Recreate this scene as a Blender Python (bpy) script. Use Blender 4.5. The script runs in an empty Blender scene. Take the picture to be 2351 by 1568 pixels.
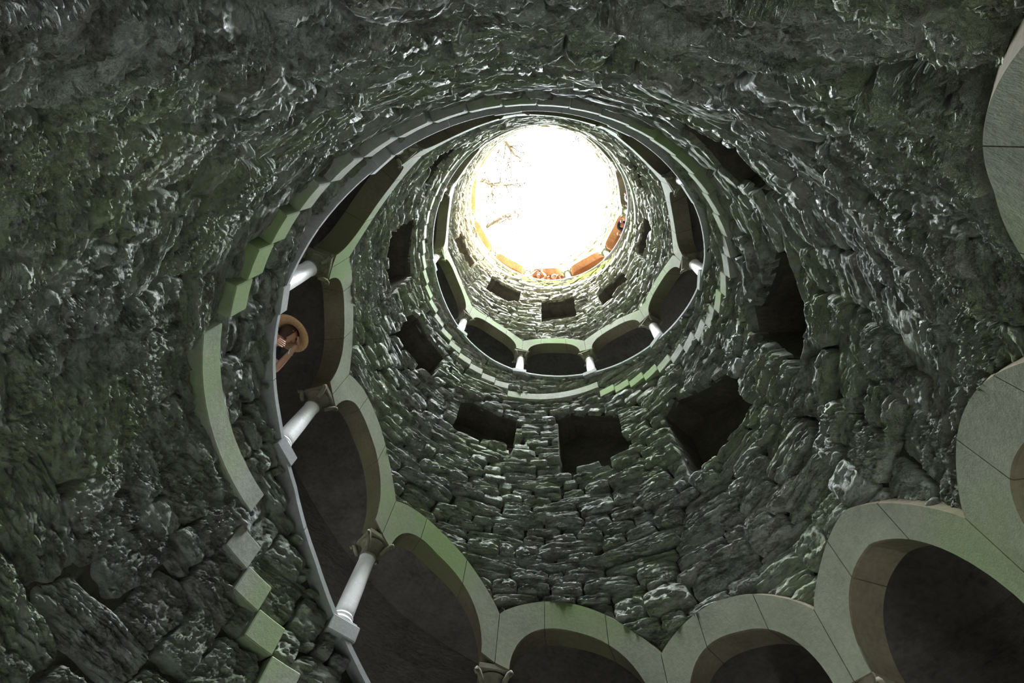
import bpy, bmesh, math, random
import numpy as np
from mathutils import Vector, Matrix, noise as mnoise

PI = math.pi
TAU = 2 * PI
R = 2.5            # inner radius of the well in metres
EYE = 1.5          # height of the lens above the bottom floor
C = bpy.context.scene.collection
sc = bpy.context.scene

# ------------------------------------------------------------------ camera, sky, sun, exposure
cam_d = bpy.data.cameras.new('camera')
cam_d.sensor_width = 36.0
cam_d.lens = 1045.0 / 2351.0 * 36.0
cam_d.clip_start = 0.02
cam = bpy.data.objects.new('camera', cam_d)
C.objects.link(cam)
MX = ((0.99753467, 0.02902122, -0.0638932), (0.0, 0.91047996, 0.41355319), (0.0701753, -0.41253365, 0.90823533))
cam.matrix_world = Matrix((
    (MX[0][0], -MX[0][1], -MX[0][2], 0.04581308 * R),
    (MX[1][0], -MX[1][1], -MX[1][2], -0.88420932 * R),
    (MX[2][0], -MX[2][1], -MX[2][2], EYE),
    (0, 0, 0, 1)))
sc.camera = cam

w = bpy.data.worlds.new('sky'); sc.world = w; w.use_nodes = True
bg = w.node_tree.nodes['Background']
_nt = w.node_tree                                   # overcast sky: three times brighter at the zenith than at the horizon all round
_tc = _nt.nodes.new('ShaderNodeTexCoord'); _sx = _nt.nodes.new('ShaderNodeSeparateXYZ'); _rp = _nt.nodes.new('ShaderNodeValToRGB')
_nt.links.new(_tc.outputs['Generated'], _sx.inputs[0]); _nt.links.new(_sx.outputs['Z'], _rp.inputs[0]); _nt.links.new(_rp.outputs[0], bg.inputs['Color'])
_rp.color_ramp.elements[0].position = 0.0; _rp.color_ramp.elements[0].color = (.30, .32, .33, 1)
_rp.color_ramp.elements[1].position = 1.0; _rp.color_ramp.elements[1].color = (.87, .95, 1.0, 1)
bg.inputs['Strength'].default_value = 5.0

sun_d = bpy.data.lights.new('sun', 'SUN')
sun_d.energy = 3.5; sun_d.angle = 0.009; sun_d.color = (1.0, 0.86, 0.66)
sun = bpy.data.objects.new('sun', sun_d); C.objects.link(sun)
SUN_AZ, SUN_EL = -0.30, math.radians(44)
sun_dir = Vector((math.cos(SUN_AZ) * math.cos(SUN_EL), math.sin(SUN_AZ) * math.cos(SUN_EL), math.sin(SUN_EL)))
sun.rotation_euler = sun_dir.to_track_quat('Z', 'Y').to_euler()

RIM = 7.28         # rim height in units of R above the lens
por_d = bpy.data.lights.new('sky_portal', 'AREA')      # portal: guides sampling of the sky through the mouth, gives no light itself
por_d.shape = 'DISK'; por_d.size = 2 * R + 0.1
por_d.cycles.is_portal = True
por = bpy.data.objects.new('sky_portal', por_d); C.objects.link(por)
por.location = (0, 0, EYE + (RIM + 0.35) * R)

sc.view_settings.view_transform = 'Standard'
sc.view_settings.look = 'None'
sc.view_settings.gamma = 1.0
sc.view_settings.use_curve_mapping = False
sc.view_settings.exposure = 5.05
sc.cycles.max_bounces = 14
sc.cycles.diffuse_bounces = 10
sc.cycles.glossy_bounces = 4
sc.cycles.sample_clamp_indirect = 12.0

# ------------------------------------------------------------------ helix profile (theta in radians, heights in units of R above the lens)
ZPT = [(-2.4,-.95),(-2.0,-.75),(-1.56,-.50),(-1.25,-.335),(-1.0,-.235),(-.7,-.06),(-.41,.055),(-.13,.18),(.15,.32),(.45,.35),(.7,.38),(1.0,.44),(1.35,.55),(1.67,.655),
 (2.0,.829),(2.25,1.009),(2.5,1.191),(2.75,1.346),(3.0,1.446),(3.25,1.505),(3.5,1.567),(3.75,1.672),(4.0,1.805),(4.25,1.94),(4.5,2.054),(4.75,2.151),(5.0,2.241),(5.25,2.328),(5.5,2.402),(5.75,2.478),
 (6.0,2.579),(6.25,2.722),(6.5,2.884),(6.75,3.031),(7.0,3.147),(7.25,3.248),(7.5,3.338),(7.75,3.414),(8.0,3.473),(8.25,3.544),(8.5,3.654),(8.75,3.799),(9.0,3.949),(9.25,4.077),(9.5,4.188),(9.75,4.29),
 (10.0,4.388),(10.25,4.479),(10.5,4.565),(10.75,4.653),(11.0,4.745),(11.25,4.837),(11.5,4.933),(11.75,5.032),(12.0,5.133),(12.25,5.243),(12.5,5.368),(12.75,5.507),(13.0,5.65),(13.25,5.79),(13.5,5.935),
 (13.75,6.072),(14.0,6.19),(14.25,6.30),(14.5,6.385),(14.8,6.44),(15.2,6.45),(16.0,6.42),(17.4,6.45)]
_zt = np.array([p[0] for p in ZPT]); _zz = np.array([p[1] for p in ZPT])
TH0, TH1 = -1.33, 17.3
COLS = [-1.27,-.70,-.13,.44,1.02,1.67,2.28,2.88,3.48,4.07,4.59,5.10,5.60,6.18,6.77,7.38,7.99,8.60,9.21,9.82,10.36,10.89,11.42,11.95,12.53,13.13,13.74,14.32,14.91,15.50,16.10,16.69,17.27]
COLA = np.array(COLS)
def zp(t):                                   # top of the sloping parapet
    return np.interp(t, _zt, _zz)
def ksc(t):                                  # how tall the arches stand: taller at the bottom, lower under the rim
    return np.interp(t, (-2, 13.9, 14.6, 18), (1.0, 1.0, .72, .70))
PIER = .058
def bay(t):
    t = np.asarray(t, float)
    i = np.clip(np.searchsorted(COLA, t, 'right') - 1, 0, len(COLA) - 2)
    a = COLA[i]; b = COLA[i + 1]
    return i, (t - a) / (b - a), b - a
def soffit(t):
    i, u, L = bay(t)
    e = PIER / L
    v = np.clip((u - e) / (1 - 2 * e), 0, 1)
    arc = np.maximum(1 - np.abs(2 * v - 1) ** 2.3, 0) ** (1 / 1.9)
    return zp(t) + ksc(t) * (.425 + .235 * arc)
def extrados(t):
    i, u, L = bay(t)
    return zp(t) + ksc(t) * (.625 + .16 * np.sin(PI * np.clip(u, 0, 1)) ** .8)
ZTR, ZST = .287, .372                          # tread top and step underside below the parapet top
STEP = .119
LAND = [(2.83, 3.53), (7.335, 8.065), (11.87, 12.53), (14.43, 17.3)]
def step_edges():
    ed = []
    t = 2.83
    low = [2.83]
    while t > TH0 + STEP: t -= STEP; low.append(t)
    ed += [(a, b, False) for a, b in zip(low[::-1][:-1], low[::-1][1:])]
    prev = None
    for k, (a, b) in enumerate(LAND):
        if prev is not None:
            n = max(1, round((a - prev) / STEP)); s = (a - prev) / n
            ed += [(prev + s * j, prev + s * (j + 1), False) for j in range(n)]
        if k == 3:
            n = 5; s = (b - a) / n
            ed += [(a + s * j, a + s * (j + 1), True) for j in range(n)]
        else: ed.append((a, b, True))
        prev = b
    return ed
STEPS = step_edges()
def ztread(a, b): return float(zp((a + b) / 2)) - ZTR
_sa = np.array([s[0] for s in STEPS]); _sz = np.array([ztread(s[0], s[1]) for s in STEPS])
def ztr(t): return _sz[np.clip(np.searchsorted(_sa, t, 'right') - 1, 0, len(_sa) - 1)]

# niches: theta0, theta1, sill, top at theta0, top at theta1
NICHES = [(-1.17,-.79,1.38,1.57,1.77),(-.51,-.07,1.53,1.72,2.03),(.21,.68,1.78,2.12,2.41),(.96,1.39,2.21,2.64,2.87),(1.68,2.11,2.46,2.78,2.86),
 (2.36,2.79,2.77,3.19,3.28),(3.01,3.45,2.94,3.50,3.66),(3.70,4.08,3.22,3.66,3.93),(5.47,5.84,3.86,4.27,4.56),(6.11,6.49,4.26,4.62,4.74),
 (6.75,7.14,4.53,4.90,5.02),(7.42,7.82,4.72,5.36,5.45),(8.09,8.52,5.17,5.66,5.77),(8.79,9.21,5.27,5.62,5.74)]
def niche_top(n, t):
    a, b, s, t0, t1 = n
    u = (t - a) / (b - a)
    z = t0 + (t1 - t0) * np.clip(u / .78, 0, 1)
    return z - np.where(u > .78, (u - .78) / .22 * .075, 0) 
def rimz(t):
    return RIM + .10 * math.sin(t * 1 + .3) + .05 * math.sin(5 * t + 1) + .035 * math.sin(13 * t) + .02 * math.sin(31 * t + 2)
FLOOR = -EYE / R
T_WALL = .22       # thickness of the arcade wall, metres
GAL = 1.25         # width of the gallery, metres

def cyl(r, t, z):  # r in metres, z in units of R above the lens
    return (r * math.cos(t), r * math.sin(t), EYE + z * R)

# ------------------------------------------------------------------ materials
MATS = {}
def mat(name): 
    m = bpy.data.materials.new(name); m.use_nodes = True
    nt = m.node_tree; b = nt.nodes['Principled BSDF']
    MATS[name] = m
    return m, nt, b
def N(nt, kind, **kw):
    n = nt.nodes.new(kind)
    for k, v in kw.items():
        if k in n.inputs: n.inputs[k].default_value = v
        else: setattr(n, k, v)
    return n
def ramp(nt, fac, stops):
    r = nt.nodes.new('ShaderNodeValToRGB')
    el = r.color_ramp.elements
    while len(el) < len(stops): el.new(.5)
    for e, (p, c) in zip(el, stops): e.position = p; e.color = (*c, 1)
    nt.links.new(fac, r.inputs[0]); return r.outputs[0]
def mix(nt, fac, a, b, kind='MIX'):
    m = nt.nodes.new('ShaderNodeMix'); m.data_type = 'RGBA'; m.blend_type = kind
    for s, v in ((m.inputs[0], fac), (m.inputs[6], a), (m.inputs[7], b)):
        if isinstance(v, (int, float)): s.default_value = v
        elif isinstance(v, tuple): s.default_value = (*v, 1)
        else: nt.links.new(v, s)
    return m.outputs[2]
def pos(nt, scale=(1, 1, 1)):
    g = nt.nodes.new('ShaderNodeNewGeometry'); mp = nt.nodes.new('ShaderNodeMapping')
    nt.links.new(g.outputs['Position'], mp.inputs['Vector']); mp.inputs['Scale'].default_value = scale
    return mp.outputs[0]
def nz(nt, vec, s, d=4, r=.6):
    n = N(nt, 'ShaderNodeTexNoise', Scale=s, Detail=d, Roughness=r); nt.links.new(vec, n.inputs['Vector']); return n.outputs['Fac']
def bump(nt, b, hs, strength=.6, dist=.02):
    prev = None
    for h, s, d in hs:
        bp = N(nt, 'ShaderNodeBump', Strength=s, Distance=d); nt.links.new(h, bp.inputs['Height'])
        if prev: nt.links.new(prev, bp.inputs['Normal'])
        prev = bp.outputs[0]
    nt.links.new(prev, b.inputs['Normal'])

def rubble_material(name, dark, mid, light, moss, mossamt):
    m, nt, b = mat(name)
    p = pos(nt); ps = pos(nt, (1, 1, 3.2))
    at = N(nt, 'ShaderNodeAttribute', attribute_name='tint')
    oi = nt.nodes.new('ShaderNodeObjectInfo')
    n1 = nz(nt, ps, 2.2, 6, .65); n2 = nz(nt, pos(nt, (1, 1, 4.5)), 9, 7, .72); n3 = nz(nt, p, .9, 3, .5); n4 = nz(nt, pos(nt, (1, 1, 3)), 38, 4, .7)
    base = ramp(nt, n2, [(.36, dark), (.50, mid), (.60, light)])
    base = mix(nt, .35, base, ramp(nt, n1, [(.34, dark), (.64, light)]))
    base = mix(nt, .40, base, ramp(nt, n4, [(.38, dark), (.62, light)]))
    base = mix(nt, .5, base, ramp(nt, nz(nt, pos(nt, (1, 1, 3.3)), 4.6, 5, .68), [(.44, dark), (.56, light)]))
    base = mix(nt, .40, base, at.outputs['Color'], 'MULTIPLY')
    mm = ramp(nt, n3, [(.5 - mossamt * .3, (0, 0, 0)), (.72 - mossamt * .3, (.75, .75, .75))])
    sz = nt.nodes.new('ShaderNodeSeparateXYZ'); nt.links.new(p, sz.inputs[0])
    mr = N(nt, 'ShaderNodeMapRange'); nt.links.new(sz.outputs['Z'], mr.inputs['Value'])
    mr.inputs['From Min'].default_value = 8.0; mr.inputs['From Max'].default_value = 15.0; mr.inputs['To Min'].default_value = 1.0; mr.inputs['To Max'].default_value = .25
    mr2 = N(nt, 'ShaderNodeMapRange'); nt.links.new(sz.outputs['Z'], mr2.inputs['Value'])
    mr2.inputs['From Min'].default_value = 7.0; mr2.inputs['From Max'].default_value = 15.0; mr2.inputs['To Min'].default_value = 0.0; mr2.inputs['To Max'].default_value = .8
    base = mix(nt, mr2.outputs[0], base, mix(nt, 1.0, base, (.86, .74, .55), 'MULTIPLY'))      # tan tint grows with height while the moss thins out
    mm = mix(nt, 1.0, mm, mr.outputs[0], 'MULTIPLY')
    mm2 = mix(nt, 1.0, mm, ramp(nt, n2, [(.40, (0, 0, 0)), (.54, (1, 1, 1))]), 'MULTIPLY')
    base = mix(nt, mm2, base, moss)
    spk = ramp(nt, n4, [(.60, (0, 0, 0)), (.70, (.5, .5, .5))])
    base = mix(nt, spk, base, (.9, .9, .88))
    nt.links.new(base, b.inputs['Base Color'])
    nt.links.new(ramp(nt, n1, [(.35, (.40, .40, .40)), (.62, (.82, .82, .82))]), b.inputs['Roughness'])      # damp and dry patches
    b.inputs['Specular IOR Level'].default_value = .5
    n5 = nz(nt, pos(nt, (1, 1, 3.3)), 4.6, 5, .68)
    bump(nt, b, [(n5, 1.0, .20), (nz(nt, pos(nt, (1, 1, 3.6)), 11, 8, .72), 1.0, .07), (nz(nt, pos(nt, (1, 1, 3.5)), 30, 6, .78), 1.0, .06)])
    return m
M_STONE = rubble_material('mossy_schist', (.085, .08, .06), (.50, .53, .41), (.96, .97, .92), (.52, .64, .33), .42)
def mortar_material():
    m, nt, b = mat('dark_mortar')
    n = nz(nt, pos(nt), 6, 5)
    nt.links.new(ramp(nt, n, [(.3, (.035, .030, .024)), (.7, (.09, .08, .06))]), b.inputs['Base Color'])
    b.inputs['Roughness'].default_value = .9
    bump(nt, b, [(nz(nt, pos(nt), 18, 5), .8, .03)])
    return m
M_MORTAR = mortar_material()
def dressed_material(name, a, c, g, rough=.9, bs=.004, spec=.02):
    m, nt, b = mat(name)
    p = pos(nt); n1 = nz(nt, p, 1.6, 5, .6); n2 = nz(nt, p, 28, 4, .6); n3 = nz(nt, p, .8, 2, .5)
    base = ramp(nt, n1, [(.3, a), (.7, c)])
    base = mix(nt, .3, base, ramp(nt, n2, [(.35, a), (.65, c)]))
    base = mix(nt, ramp(nt, n3, [(.46, (0, 0, 0)), (.66, (.8, .8, .8))]), base, g)
    nt.links.new(base, b.inputs['Base Color']); b.inputs['Roughness'].default_value = rough; b.inputs['Specular IOR Level'].default_value = spec
    bump(nt, b, [(n2, .5, bs), (nz(nt, p, 120, 3), .5, .002)])
    return m
M_DRESS = dressed_material('dressed_limestone', (.125, .135, .097), (.24, .25, .185), (.12, .18, .062))
M_STEP = dressed_material('step_limestone', (.20, .21, .17), (.38, .38, .33), (.20, .28, .11))
M_COPE = dressed_material('coping_limestone', (.26, .26, .26), (.46, .45, .46), (.24, .29, .22), .9)
M_SHAFT = dressed_material('pale_column_limestone', (.66, .64, .63), (.86, .84, .83), (.70, .68, .66), .45, .004, .4)
M_SOFF = dressed_material('soffit_shade_brown', (.07, .06, .04), (.17, .145, .10), (.10, .11, .05), .8)  # darker than the arch fronts: shade under the arches put into the colour
M_FLOOR = dressed_material('worn_marble_floor', (.27, .26, .24), (.42, .41, .39), (.33, .34, .28), .5, .002, .3)
M_CAP = dressed_material('capital_limestone', (.11, .10, .07), (.22, .20, .15), (.13, .15, .07))
def gallery_material(name, c0, c1):
    m, nt, b = mat(name)
    p = pos(nt, (1, 1, 2)); n1 = nz(nt, p, 3, 6, .65); n2 = nz(nt, p, 16, 4, .6)
    base = ramp(nt, n1, [(.3, c0), (.7, c1)])
    base = mix(nt, .4, base, ramp(nt, n2, [(.35, c0), (.65, c1)]))
    nt.links.new(base, b.inputs['Base Color']); b.inputs['Roughness'].default_value = .9; b.inputs['Specular IOR Level'].default_value = .15
    bump(nt, b, [(n1, .7, .05), (n2, .6, .01)])
    return m
M_GAL = gallery_material('gallery_stone', (.045, .040, .036), (.115, .103, .092))
M_GALTOP = gallery_material('gallery_sunlit_orange', (.30, .14, .06), (.52, .27, .13))  # sunlit orange of the top gallery put into the colour
M_NICHE = gallery_material('niche_earth', (.055, .048, .040), (.14, .12, .095))
def plain(name, col, rough=.7, spec=.3, var=.25, scale=12):
    m, nt, b = mat(name)
    n = nz(nt, pos(nt), scale, 4)
    lo = tuple(c * (1 - var) for c in col); hi = tuple(min(1, c * (1 + var)) for c in col)
    nt.links.new(ramp(nt, n, [(.3, lo), (.7, hi)]), b.inputs['Base Color'])
    b.inputs['Roughness'].default_value = rough; b.inputs['Specular IOR Level'].default_value = spec
    return m
M_MOSS = plain('yellow_green_moss', (.30, .34, .06), .95, .1, .5, 9)
M_EARTH = plain('garden_earth', (.20, .15, .09), .95, .1)
M_BARK = plain('mossy_bark', (.022, .016, .006), .9, .1, .4)
M_LEAF = plain('dry_oak_leaf', (.04, .022, .005), .6, .3, .4, 5)
M_FERN = plain('fern_leaf', (.05, .06, .03), .7, .3, .4, 5)
M_SKIN = plain('skin', (.55, .30, .20), .5, .4, .08)
M_SKIN_DIM = plain('skin_dimmed', (.26, .105, .055), .6, .2, .08)  # darker copy of the skin, its colour lowered against the glare up top
M_HAIR = plain('brown_hair', (.055, .02, .011), .5, .5, .3, 60)
M_STRAW = plain('brown_straw', (.42, .26, .13), .8, .2, .3, 70)
M_WHITE = plain('white_cloth', (.80, .80, .80), .8, .2, .06)
M_BLUE = plain('pale_blue_cloth', (.22, .28, .46), .8, .2, .1)
M_DARK = plain('dark_cloth', (.035, .04, .055), .85, .2, .3)
M_PHONE = plain('black_glossy_plastic', (.02, .022, .028), .2, .5, .1)
M_BLUEP = plain('blue_plastic', (.10, .35, .85), .4, .5, .1)
M_METAL = plain('pale_metal', (.80, .82, .88), .25, .6, .05)
M_EYE = plain('dark_eye', (.03, .02, .02), .3, .5, .1)
M_LIP = plain('lip', (.45, .16, .13), .5, .4, .1)

# ------------------------------------------------------------------ helpers
def link(name, me, m=None, parent=None, smooth=False):
    if m is not None and not me.materials: me.materials.append(m)
    o = bpy.data.objects.new(name, me); C.objects.link(o)
    if parent is not None: o.parent = parent
    if smooth:
        for p in me.polygons: p.use_smooth = True
    return o
def mesh(name, v, f):
    me = bpy.data.meshes.new(name); me.from_pydata([tuple(x) for x in v], [], [tuple(x) for x in f]); me.update(); return me
def empty(name, label, cat, loc=(0, 0, 0), rz=0, group=None):
    o = bpy.data.objects.new(name, None); C.objects.link(o); o.empty_display_size = .1
    o.location = loc; o.rotation_euler = (0, 0, rz); o['label'] = label; o['category'] = cat; o['kind'] = 'thing'
    if group: o['group'] = group
    return o
def tag(o, label, cat, group=None):
    o['label'] = label; o['category'] = cat
    if group: o['group'] = group
    return o
def structure(o): o['kind'] = 'structure'; return o
class MB:
    def __init__(s): s.v = []; s.f = []
    def quad_strip(s, rows, closed=False):       # rows: list of equal-length point lists
        b = len(s.v); n = len(rows[0])
        for r in rows: s.v += r
        for i in range(len(rows) - 1):
            for j in range(n if closed else n - 1):
                k = (j + 1) % n
                s.f.append((b + i * n + j, b + i * n + k, b + (i + 1) * n + k, b + (i + 1) * n + j))
        return b, n
    def cap(s, b, n, row, flip=False):
        idx = [b + row * n + j for j in range(n)]
        s.f.append(tuple(idx[::-1] if flip else idx))
    def loft(s, rows):                            # closed section loft with end caps
        b, n = s.quad_strip(rows, True); s.cap(b, n, 0, True); s.cap(b, n, len(rows) - 1)
    def mesh(s, name='mesh', fix=True):
        me = mesh(name, s.v, s.f)
        if fix:
            bm = bmesh.new(); bm.from_mesh(me); bmesh.ops.recalc_face_normals(bm, faces=bm.faces); bm.to_mesh(me); bm.free()
        return me
def bevel(me, w=.01, seg=1):
    bm = bmesh.new(); bm.from_mesh(me)
    es = [e for e in bm.edges if len(e.link_faces) == 2 and e.calc_face_angle(0) > .6]
    bmesh.ops.bevel(bm, geom=es, offset=w, segments=seg, affect='EDGES', clamp_overlap=True)
    bm.to_mesh(me); bm.free(); return me
def lathe(prof, seg=16):
    m = MB(); rows = []
    for r, z in prof: rows.append([(r * math.cos(TAU * i / seg), r * math.sin(TAU * i / seg), z) for i in range(seg)])
    m.loft(rows); return m
def tube(m, pts, rad, seg=6):
    pts = [Vector(p) for p in pts]; rows = []
    for i, p in enumerate(pts):
        d = (pts[min(i + 1, len(pts) - 1)] - pts[max(i - 1, 0)]).normalized()
        a = d.orthogonal().normalized() if abs(d.z) > .95 else d.cross(Vector((0, 0, 1))).normalized()
        c = d.cross(a); r = rad[i] if hasattr(rad, '__len__') else rad
        rows.append([tuple(p + (a * math.cos(TAU * k / seg) + c * math.sin(TAU * k / seg)) * r) for k in range(seg)])
    m.loft(rows)

# ------------------------------------------------------------------ mortar core of the well wall (holes for arcade and niches)
def blocked(t):
    """openings at plan angle t in [0,2pi): sorted list of (low, high)"""
    out = []
    k0 = math.ceil((TH0 - t) / TAU)
    u = t + TAU * k0
    while u <= TH1:
        out.append((float(zp(u)) - .01, float(soffit(u)) + .01)); u += TAU
    for n in NICHES:
        for kk in (-2, -1, 0, 1, 2):
            u = t + TAU * kk
            if n[0] < u < n[1]: out.append((n[2], float(niche_top(n, u))))
    out.sort()
    return out
def intervals(t):
    lo = FLOOR; res = []
    for a, b in blocked(t):
        if a > lo: res.append((lo, a))
        lo = max(lo, b)
    res.append((lo, rimz(t)))
    return res
grid = set(np.linspace(0, TAU, 421)[:-1].round(5).tolist())
for n in NICHES:
    grid.add(round(n[0] % TAU, 5)); grid.add(round(n[1] % TAU, 5))
for e in (TH0, TH1, 2.9, 8.65): grid.add(round(e % TAU, 5))
for c in COLS:
    for d in (-PIER, PIER): grid.add(round((c + d) % TAU, 5))
grid = sorted(grid)
RC = R + .10
def wall_core(zlo, zhi, name, bottom, top):
    m = MB(); eps = 2e-4
    for i in range(len(grid)):
        a = grid[i]; b = grid[(i + 1) % len(grid)]; b2 = b if b > a else b + TAU
        ia = intervals(a + eps); ib = intervals((b2 - eps) % TAU)
        if len(ia) != len(ib): continue
        for (la, ha), (lb, hb) in zip(ia, ib):
            la, lb = max(la, zlo(a + eps)), max(lb, zlo((b2 - eps) % TAU)); ha, hb = min(ha, zhi(a + eps)), min(hb, zhi((b2 - eps) % TAU))
            if ha - la < .004 and hb - lb < .004: continue
            ha = max(ha, la + .002); hb = max(hb, lb + .002)
            q = [cyl(r, t, z) for r in (RC, R + T_WALL) for t, z in ((a, la), (b2, lb), (b2, hb), (a, ha))]
            k = len(m.v); m.v += q
            m.f += [(k, k + 3, k + 2, k + 1), (k + 4, k + 5, k + 6, k + 7), (k + 3, k + 7, k + 6, k + 2), (k, k + 1, k + 5, k + 4)]
    o = link(name, m.mesh(name, False), M_MORTAR); structure(o); return o
# the strip of wall is one helix; it is divided where the steps of turn two and turn three pass over it
def band(off):
    def f(t):
        lo = None
        for k in range(-1, 5):
            u = t + TAU * k
            if off <= u < off + TAU: return float(zp(u)) - .33
        return 99
    return f
S1, S2 = 2.9, 8.65
wall_lower = wall_core(lambda t: -9, band(S1), 'wall_lower', None, None)
wall_middle = wall_core(band(S1), band(S2), 'wall_middle', None, None)
wall_upper = wall_core(band(S2), lambda t: 99, 'wall_upper', None, None)
WALLS = [wall_lower, wall_middle, wall_upper]
bS1, bS2 = band(S1), band(S2)

# ------------------------------------------------------------------ gallery behind the arcade
def helix_samples(d=.06): return np.arange(TH0, TH1 + 1e-6, d)
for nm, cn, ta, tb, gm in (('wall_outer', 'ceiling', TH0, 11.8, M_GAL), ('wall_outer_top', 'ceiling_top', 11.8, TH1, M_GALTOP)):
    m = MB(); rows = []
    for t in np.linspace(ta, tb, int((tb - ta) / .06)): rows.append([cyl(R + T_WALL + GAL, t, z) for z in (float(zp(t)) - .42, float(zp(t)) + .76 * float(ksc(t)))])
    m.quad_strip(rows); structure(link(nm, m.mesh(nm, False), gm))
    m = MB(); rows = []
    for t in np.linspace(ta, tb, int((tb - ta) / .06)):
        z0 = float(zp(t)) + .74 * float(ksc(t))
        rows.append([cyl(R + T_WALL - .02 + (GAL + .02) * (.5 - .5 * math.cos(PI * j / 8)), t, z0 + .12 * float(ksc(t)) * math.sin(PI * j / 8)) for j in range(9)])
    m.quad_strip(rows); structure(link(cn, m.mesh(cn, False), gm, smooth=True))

# ------------------------------------------------------------------ floor at the bottom and ground round the mouth
def ring(name, r0, r1, z, m_, seg=64, zf=None):
    m = MB(); rows = []
    rs = [r0, (r0 + r1) / 2, r1]
    for i in range(seg + 1):
        t = TAU * i / seg
        rows.append([(r * math.cos(t), r * math.sin(t), z if zf is None else zf(t, r)) for r in rs])
    m.quad_strip(rows); return structure(link(name, m.mesh(name, False), m_))
ring('floor', .02, R + T_WALL + GAL + .3, 0.0, M_FLOOR)
ring('ground', R + T_WALL - .05, 22, 0, M_EARTH, 96, lambda t, r: EYE + rimz(t) * R - .03 - max(0, r - 3.2) * .12)

# ------------------------------------------------------------------ niches
for i, n in enumerate(NICHES):
    a, b, s, t0, t1 = n
    m = MB(); K = 8
    ts = [a + (b - a) * u for u in (0, .13, .26, .39, .52, .65, .78, .89, 1)]
    tops = [float(niche_top(n, t)) for t in ts]
    r0, r1 = RC - .03, R + .62
    outline = lambda r: [cyl(r, t, s) for t in ts] + [cyl(r, t, z) for t, z in zip(ts[::-1], tops[::-1])]
    bi, cnt = m.quad_strip([outline(r0), outline((r0 + r1) / 2), outline(r1)], True)
    q = bi + 2 * cnt
    for j in range(K): m.f.append((q + j, q + j + 1, q + cnt - 2 - j, q + cnt - 1 - j))
    structure(link('niche_recess_%d' % (i + 1), m.mesh('niche_recess', False), M_NICHE))  # closed recess in the wall, no opening behind it

# ------------------------------------------------------------------ rubble stones
rng = np.random.default_rng(7)
random.seed(7)
def vnoise(x, y, seed):
    xi = np.floor(x).astype(int); yi = np.floor(y).astype(int); fx = x - xi; fy = y - yi
    fx = fx * fx * (3 - 2 * fx); fy = fy * fy * (3 - 2 * fy)
    def h(a, b):
        q = (a * 374761393 + b * 668265263 + seed * 974711) & 0x7fffffff
        q = ((q ^ (q >> 13)) * 1274126177) & 0x7fffffff
        return ((q ^ (q >> 16)) & 0xffff) / 65535.0
    return (h(xi, yi) * (1 - fx) + h(xi + 1, yi) * fx) * (1 - fy) + (h(xi, yi + 1) * (1 - fx) + h(xi + 1, yi + 1) * fx) * fy
def fbm(x, y, seed, o=4):
    s = 0; a = 1; t = 0
    for k in range(o): s = s + a * vnoise(x * 2 ** k, y * 2 ** k, seed + k * 17); t += a; a *= .55
    return s / t
def stone_proto(seed, nx, ny, fine=0.0):
    a = np.linspace(-1, 1, nx)[None, :].repeat(ny, 0); b = np.linspace(-1, 1, ny)[:, None].repeat(nx, 1)
    a = np.sign(a) * np.abs(a) ** .8; b = np.sign(b) * np.abs(b) ** .8
    k = .16
    x = a * np.sqrt(1 - k * b * b * .9); y = b * np.sqrt(1 - k * a * a * .9)
    ang = np.arctan2(y, x); rr = np.maximum(np.abs(a), np.abs(b))
    rg = np.random.default_rng(seed)
    per = sum(np.clip(rg.normal(), -1.6, 1.6) * .05 / (1 + .2 * q) * np.cos(q * ang + rg.uniform(0, TAU)) for q in range(2, 8))
    x = x * (1 + per * rr); y = y * (1 + per * rr * 1.2)
    edge = (1 - np.abs(a) ** 5) * (1 - np.abs(b) ** 4)
    dome = np.maximum(edge, 0) ** .33
    tilt = rg.normal() * .14 * x + rg.normal() * .18 * y
    lay = np.abs(fbm(x * 1.6 + 9, y * 6 + 9, seed) - .5) * 2 + .6 * np.abs(fbm(x * 4 + 3, y * 11 + 7, seed + 5) - .5)
    z = dome * (1 + tilt + .9 * (fbm(x * 2 + 5, y * 3 + 5, seed + 91) - .5) - .7 * lay) 
    if fine: z = z - fine * dome * (np.abs(fbm(x * 6 + 3, y * 18 + 7, seed + 33, 3) - .5) + .7 * np.abs(fbm(x * 13 + 3, y * 30 + 1, seed + 44, 2) - .5) - .17)
    z = np.where(rr > .999, -1.0, z)
    v = np.stack([x * .5, y * .5, z], -1).reshape(-1, 3)
    f = [(j * nx + i, j * nx + i + 1, (j + 1) * nx + i + 1, (j + 1) * nx + i) for j in range(ny - 1) for i in range(nx - 1)]
    return v, np.array(f)
NP = 28
P_HI = [stone_proto(100 + i, 25, 21) for i in range(NP)]
P_XHI = [stone_proto(100 + i, 57, 47, 1.25) for i in range(NP)]
P_LO = [stone_proto(100 + i, 9, 7) for i in range(NP)]

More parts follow.
